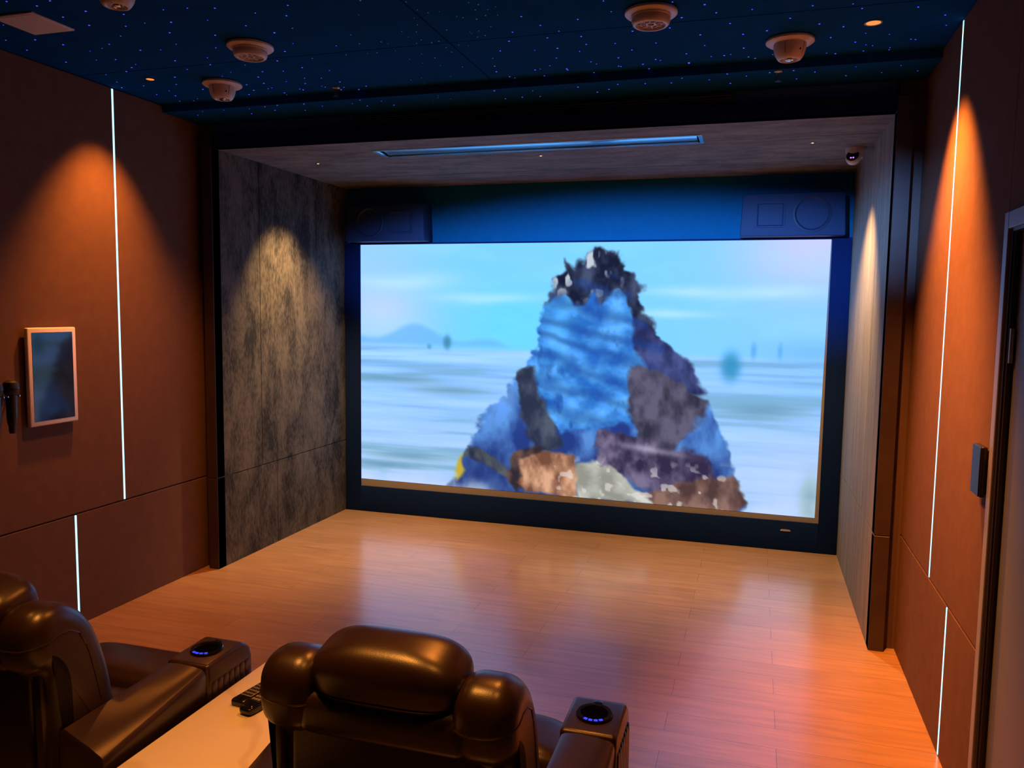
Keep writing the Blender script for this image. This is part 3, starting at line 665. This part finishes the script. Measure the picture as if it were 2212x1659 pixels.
t = thing('linear_vent', 'long blue-lit slot vent recessed in the concrete niche ceiling', 'air vent', (VX0, VY0, HN))
L, B = VX1-VX0, VY1-VY0
bm = BM()
box(bm, -0.006, L+0.006, -0.006, 0.018, -0.004, 0.006, 0.001, 1); box(bm, -0.006, L+0.006, B-0.018, B+0.006, -0.004, 0.006, 0.001, 1)
box(bm, -0.006, 0.018, 0.018, B-0.018, -0.004, 0.006, 0.001, 1); box(bm, L-0.018, L+0.006, 0.018, B-0.018, -0.004, 0.006, 0.001, 1); obj('rim', bm, 'vent', t)
bm = BM(); box(bm, 0.004, L-0.004, 0.004, B-0.004, 0.045, 0.05); box(bm, 0.002, L-0.002, 0.002, 0.006, 0.006, 0.05); box(bm, 0.002, L-0.002, B-0.006, B-0.002, 0.006, 0.05); obj('plenum', bm, 'black', t)
bm = BM(); box(bm, 0.030, L-0.030, 0.028, 0.188, 0.0, 0.006, 0.002, 2, mat=Matrix.Translation((0, 0, 0.022)) @ Matrix.Rotation(-0.10, 4, 'X')); obj('blade', bm, 'vent', t)

# turret camera in the niche corner
t = thing('turret_camera', 'small white turret camera with violet glow in the right corner of the niche ceiling', 'camera', (4.052, 5.400, HN))
bm = BM(); lathe(bm, [(0, 0), (0.056, 0), (0.056, -0.012), (0.050, -0.045), (0.046, -0.060), (0.030, -0.068), (0, -0.070)], 36); obj('base', bm, 'white', t)
q = Matrix.Translation((-0.010, -0.022, -0.066)) @ Matrix.Rotation(-0.30, 4, 'Z') @ Matrix.Rotation(1.15, 4, 'X')
bm = BM(); lathe(bm, [(0, -0.030), (0.028, -0.026), (0.040, -0.008), (0.043, 0.012), (0.041, 0.030), (0.037, 0.034), (0, 0.028)], 36, mat=q); obj('eyeball', bm, 'white', t)
bm = BM(); lathe(bm, [(0, 0.037), (0.036, 0.0345), (0.036, 0.030), (0, 0.030)], 32, mat=q); lens = obj('lens_window', bm, 'gloss', t)
bm = BM()
for s in (-1, 1): lathe(bm, [(0, 0.0385), (0.0045, 0.038), (0.005, 0.036), (0, 0.036)], 12, (0.007*s, -0.016, 0), mat=q)
obj('infrared_led', bm, 'ir', lens)

# ================================================================ loudspeakers over the screen
def loudspeaker(x0, x1, mirror, label):
    t = thing('loudspeaker', label, 'loudspeaker', ((x0+x1)/2, D, 2.315), 0, 'loudspeakers above the screen')
    w = (x1-x0)/2; m = -1 if mirror else 1
    bm = BM(); prism(bm, [(-w, 0), (w, 0), (w-0.012, 0.30), (-w+0.012, 0.30)], -0.190, -0.004, 'y', 0.008, 3); obj('cabinet', bm, 'speaker', t)
    bm = BM()
    q = Matrix.Translation((-0.130*m, -0.190, 0.152)) @ Matrix.Rotation(PI/2, 4, 'X')
    lathe(bm, [(0.128, 0), (0.128, 0.006), (0.116, 0.009), (0.110, 0.004), (0.060, -0.030), (0.0, -0.030)], 40, mat=q); wf = obj('woofer', bm, 'cone', t)
    bm = BM(); lathe(bm, [(0.048, -0.028), (0.034, -0.012), (0.0, -0.006)], 28, mat=q); obj('dust_cap', bm, 'gloss', wf)
    # horn: four flared walls and a throat
    bm = BM(); cx = 0.150*m
    o_ = [(cx-0.095, -0.192, 0.065), (cx+0.095, -0.192, 0.065), (cx+0.095, -0.192, 0.235), (cx-0.095, -0.192, 0.235)]
    o2 = [(cx-0.100, -0.198, 0.060), (cx+0.100, -0.198, 0.060), (cx+0.100, -0.198, 0.240), (cx-0.100, -0.198, 0.240)]
    i_ = [(cx-0.030, -0.150, 0.115), (cx+0.030, -0.150, 0.115), (cx+0.030, -0.150, 0.185), (cx-0.030, -0.150, 0.185)]
    i2 = [(cx-0.090, -0.198, 0.070), (cx+0.090, -0.198, 0.070), (cx+0.090, -0.198, 0.230), (cx-0.090, -0.198, 0.230)]
    V = [[bm.verts.new(p) for p in r] for r in (o_, o2, i2, i_)]
    for a, b in zip(V, V[1:]):
        for i in range(4): bm.faces.new((a[i], a[(i+1) % 4], b[(i+1) % 4], b[i]))
    bm.faces.new(V[-1]); obj('horn', bm, 'speaker', t, False)
    return t
loudspeaker(0.205, 0.915, False, 'dark loudspeaker above the upper left corner of the screen')
loudspeaker(3.375, 4.085, True, 'dark loudspeaker above the upper right corner of the screen')

# ================================================================ things on the walls
t = thing('wall_tablet', 'white framed dark tablet hanging on the left wall', 'tablet', (0.0, 3.285, 1.390))
bm = BM(); hw, hh = 0.151, 0.252
box(bm, 0.010, 0.034, -hw, hw, -hh, hh, 0.008, 3); obj('frame', bm, 'tabwhite', t)
bm = BM(); box(bm, 0.033, 0.0352, -hw+0.025, hw-0.025, -hh+0.025, hh-0.025, 0.0008, 1); obj('glass', bm, 'tabglass', t, False)
bm = BM(); box(bm, 0.0, 0.012, -0.10, 0.10, -0.18, 0.18, 0.002, 1); obj('wall_bracket', bm, 'black', t)

def microphone(y, label, tilt=0.0):
    t = thing('microphone', label, 'microphone', (0.055, y, 1.130), 0, 'microphones on the left wall')
    bm = BM(); lathe(bm, [(0, 0), (0.014, 0), (0.016, 0.010), (0.017, 0.035), (0.022, 0.055), (0.024, 0.10), (0.0245, 0.165), (0.027, 0.185), (0.022, 0.190), (0, 0.190)], 28); obj('handle', bm, 'blackpl', t)
    bm = BM(); lathe(bm, [(0.022, 0.188), (0.030, 0.198), (0.035, 0.215), (0.035, 0.232), (0.031, 0.250), (0.020, 0.258), (0, 0.260)], 28); hd = obj('grille_head', bm, 'black', t)
    bm = BM(); lathe(bm, [(0.0345, 0.218), (0.0368, 0.219), (0.0368, 0.227), (0.0345, 0.228)], 28); obj('band', bm, 'blackpl', hd)
    return t
microphone(3.012, 'black handheld microphone hanging on the left wall beside the tablet')
microphone(2.925, 'black handheld microphone cut by the left edge of the picture')
t = thing('microphone_holder', 'small dark wall holder carrying the two microphones', 'holder', (0.0, 2.968, 1.318))
bm = BM(); box(bm, 0.0, 0.008, -0.095, 0.095, -0.020, 0.015, 0.002, 1); obj('plate', bm, 'black', t)
for y in (0.044, -0.043):
    bm = BM()
    for s in (-1, 1): box(bm, 0.006, 0.075, y+s*0.032-0.003, y+s*0.032+0.003, -0.010, -0.002, 0.001, 1)
    obj('prong', bm, 'chrome', t)

t = thing('control_panel', 'dark upright control panel on the right wall beside the door', 'control panel', (W, 3.040, 1.242))
bm = BM(); box(bm, -0.030, -0.010, -0.052, 0.052, -0.086, 0.086, 0.006, 3); obj('body', bm, 'blackpl', t)
bm = BM(); box(bm, -0.0325, -0.0300, -0.049, 0.049, -0.083, 0.083, 0.001, 1); obj('glass_front', bm, 'panelglass', t)
bm = BM(); box(bm, -0.012, 0.0, -0.042, 0.042, -0.075, 0.075, 0.002, 1); obj('back_box', bm, 'black', t)

# ================================================================ recliners
def mirror_x(p): return [(-x, y, z) for x, y, z in p]
def make_recliner(loc, label):
    t = thing('recliner', label, 'recliner', loc, 0, 'leather recliners facing the screen')
    # base and footrest
    bm = BM(); box(bm, -0.300, 0.300, -0.330, 0.330, 0.03, 0.300, 0.012, 2); obj('base', bm, 'leather', t)
    bm = BM(); sup(bm, (0, 0.352, 0.215), (0.298, 0.040, 0.150), 0.35, 0.35); obj('footrest', bm, 'leather', t)
    # seat: rear cushion and the higher front roll
    bm = BM(); sup(bm, (0, -0.035, 0.385), (0.302, 0.185, 0.085), 0.45, 0.30, 56, 28); obj('seat_cushion', bm, 'leather', t)
    bm = BM(); sup(bm, (0, 0.265, 0.405), (0.302, 0.135, 0.095), 0.60, 0.35, 56, 28)
    obj('seat_roll', bm, 'leather', t)
    # back: rear shell, inner cushion, side wings, wing pads, headrest
    bm = BM(); box(bm, -0.252, 0.252, -0.388, -0.310, 0.09, 0.820, 0.020, 4); obj('back_shell', bm, 'leather', t)
    bm = BM(); sup(bm, (0, -0.255, 0.66), (0.200, 0.075, 0.235), 0.4, 0.5); obj('back_cushion', bm, 'leather', t)
    bm = BM(); box(bm, -0.215, 0.215, -0.425, -0.300, 0.762, 0.868, 0.034, 5); obj('shoulder_roll', bm, 'leather', t)
    prof = [(-0.370, 0.42), (-0.255, 0.405), (-0.140, 0.42), (-0.130, 0.52), (-0.142, 0.62), (-0.165, 0.73), (-0.200, 0.825), (-0.250, 0.898), (-0.320, 0.940), (-0.385, 0.940), (-0.428, 0.905), (-0.438, 0.845), (-0.425, 0.785), (-0.388, 0.752), (-0.374, 0.70), (-0.372, 0.56)]
    for s in (-1, 1):
        bm = BM(); puff(bm, prof, 0.168*s, 0.322*s, 0.058); wg = obj('wing', bm, 'leather', t)
        pth = [(0.172, -0.402, 0.840), (0.186, -0.424, 0.840), (0.204, -0.434, 0.840), (0.226, -0.438, 0.840), (0.262, -0.438, 0.842)]
        pth += [(0.264+0.058*math.sin(a), -0.438+0.058*(1-math.cos(a)), 0.842+0.010*a) for a in (0.3, 0.6, 0.9, 1.2, 1.5)]
        pth += [(0.322, y, z) for y, z in ((-0.350, 0.866), (-0.315, 0.864), (-0.285, 0.845), (-0.262, 0.805), (-0.246, 0.755), (-0.230, 0.690), (-0.214, 0.620))]
        bm = BM(); tube(bm, [(x*s, y, z) for x, y, z in pth], 0.0024, 6)
        obj('piping', bm, 'leather', wg)
        # rear gusset that folds in beside the shell
        bm = BM(); prism(bm, [(-0.392, 0.77), (-0.365, 0.77), (-0.345, 0.10), (-0.374, 0.10)], 0.262*s, 0.290*s, 'x', 0.008, 2); obj('gusset', bm, 'leather', wg)
    bm = BM()
    q = Matrix.Translation((0, -0.345, 0.918)) @ Matrix.Rotation(0.22, 4, 'X')
    sup(bm, (0, 0, 0), (0.190, 0.092, 0.084), 0.78, 0.52, 72, 36, mat=q); hr = obj('headrest', bm, 'leather', t)
    def sp(v, e): return math.copysign(abs(v)**e, v)
    k = math.cos(math.asin(min(1, (0.030/0.084)**(1/0.78))))**0.78
    bm = BM(); pts = [q @ Vector((0.1905*k*sp(math.cos(2*PI*i/72), 0.52), 0.0925*k*sp(math.sin(2*PI*i/72), 0.52), -0.030)) for i in range(73)]
    tube(bm, pts, 0.0024, 6); obj('piping', bm, 'leather', hr)
    # arms
    for s in (-1, 1):
        def ring(y, zi, zo, r=0.014):
            xi, xo, zb = 0.312, 0.463, 0.04
            k = (zi-zo)/(xo-xi)
            p = [(xi, y, zb), (xo-0.012, y, zb), (xo-0.004, y, zo-0.090), (xo, y, zo-0.018), (xo-0.003, y, zo-0.006), (xo-0.012, y, zo+0.012*k),
                 (xo-0.050, y, zo+0.050*k+0.004), (xi+0.050, y, zi-0.050*k+0.004), (xi+0.014, y, zi-0.002), (xi+0.004, y, zi-0.008), (xi, y, zi-0.022)]
            return [(x*s, yy, z) for x, yy, z in p]
        bm = BM(); N = 10; rs = [ring(-0.357, 0.594, 0.520)]
        for k in range(N+1):
            f = k/N; y = -0.352+f*(0.414); rs.append(ring(y, 0.600+0.010*f, 0.532+0.072*f))
        rs.append(ring(0.068, 0.598, 0.592))
        loft(bm, rs); ar = obj('armrest', bm, 'leather', t)
        bm = BM()
        pr = [(0.072, 0.04), (0.305, 0.04), (0.312, 0.30), (0.312, 0.555), (0.300, 0.592), (0.262, 0.618), (0.072, 0.612)]
        prism(bm, pr, (0.306 if s > 0 else 0.290)*s, 0.466*s, 'x', 0.014, 4); cs = obj('console', bm, 'leather', t)
        bm = BM()
        for k in range(7):
            y = 0.105+k*0.029
            sup(bm, (0.466*s, y, 0.415), (0.006, 0.0145, 0.135), 0.25, 0.8, 16, 12)
        obj('ribbed_pad', bm, 'leather', cs)
        # cup holder
        cx, cy, cz = 0.386*s, 0.172, 0.6155
        q = Matrix.Translation((cx, cy, cz)) @ Matrix.Rotation(0.032, 4, 'X')
        ch = BM(); lathe(ch, [(0.036, -0.008), (0.0375, 0.004), (0.0395, 0.0075), (0.050, 0.0075), (0.0525, 0.005), (0.053, -0.004), (0.036, -0.008)], 48, mat=q)
        box(ch, -0.013, 0.013, 0.046, 0.064, -0.004, 0.009, 0.003, 2, mat=q)
        cup = obj('cup_holder', ch, 'gloss', t)
        bm = BM(); lathe(bm, [(0, -0.002), (0.037, -0.002), (0.037, 0.0015), (0, 0.0015)], 36, mat=q); obj('cup_bottom', bm, 'hollow', cup)
        bm = BM()
        for a in (-0.50, -0.17, 0.17, 0.50):
            A = -PI/2+a+0.10; r = 0.0445
            box(bm, -0.0050, 0.0050, -0.0042, 0.0042, 0.007, 0.0088, mat=q @ Matrix.Translation((r*math.cos(A), r*math.sin(A), 0)) @ Matrix.Rotation(A+PI/2, 4, 'Z'))
        obj('blue_key', bm, 'bluekey', cup, False, 'four glowing blue keys on the cup holder rim')
    return t
rc = make_recliner((2.732, 2.000, 0), 'brown leather recliner in the middle, seen from behind')
rc2 = dup(rc, (1.412, 2.018, 0), 0, 'brown leather recliner at the left edge beside the marble table')

# ================================================================ console table and remotes
t = thing('console_table', 'cream marble topped table between the two recliners', 'table', (2.076, 0, 0))
bm = BM(); box(bm, -0.176, 0.176, 0.95, 2.400, 0.480, 0.510, 0.004, 2); obj('tabletop', bm, 'marble', t)
bm = BM(); box(bm, -0.170, 0.170, 0.98, 2.375, 0.06, 0.480, 0.004, 2); obj('cabinet', bm, 'trim', t)
bm = BM(); box(bm, -0.165, 0.165, 1.02, 2.335, 0.0, 0.06); obj('plinth', bm, 'black', t)

def remote(x, y, rz, w, l, h, name, label, thick):
    t = thing('remote_control', label, 'remote control', (x, y, 0.510), rz)
    bm = BM()
    if thick: sup(bm, (0, l/2, h/2), (w/2, l/2, h/2), 0.55, 0.32, 40, 20)
    else: prism(bm, [(-w/2, 0.012), (-w/2+0.006, 0.0), (w/2, 0.004), (w/2, l), (-w/2, l)], 0, h, 'z', 0.005, 3)
    obj('body', bm, 'gloss', t)
    bm = BM(); a = 0.042 if not thick else 0.045; zt = h-0.0006
    box(bm, -w/2+0.007, w/2-0.007, a, l-0.012, zt-0.001, zt+0.0012, 0.0006, 1); kp = obj('key_plate', bm, 'key' if not thick else 'blackpl', t)
    bm = BM()
    n = 7; step = (l-0.02-a)/n; cw = (w-0.018)/3
    for j in range(n):
        for i in range(3):
            x0 = -w/2+0.009+i*cw
            box(bm, x0+0.001, x0+cw-0.001, a+0.004+j*step, a+0.004+j*step+step*0.6, zt+0.001, zt+0.0034, 0.0008, 1)
    obj('key', bm, 'blackpl' if not thick else 'key', kp, label='rows of small keys')
    return t
remote(2.003, 2.062, -0.16, 0.056, 0.185, 0.020, 'r', 'flat black remote control with pale key plate on the marble table', False)
remote(2.060, 2.020, -0.16, 0.052, 0.190, 0.030, 'r', 'thick glossy black remote control with rounded end on the marble table', True)
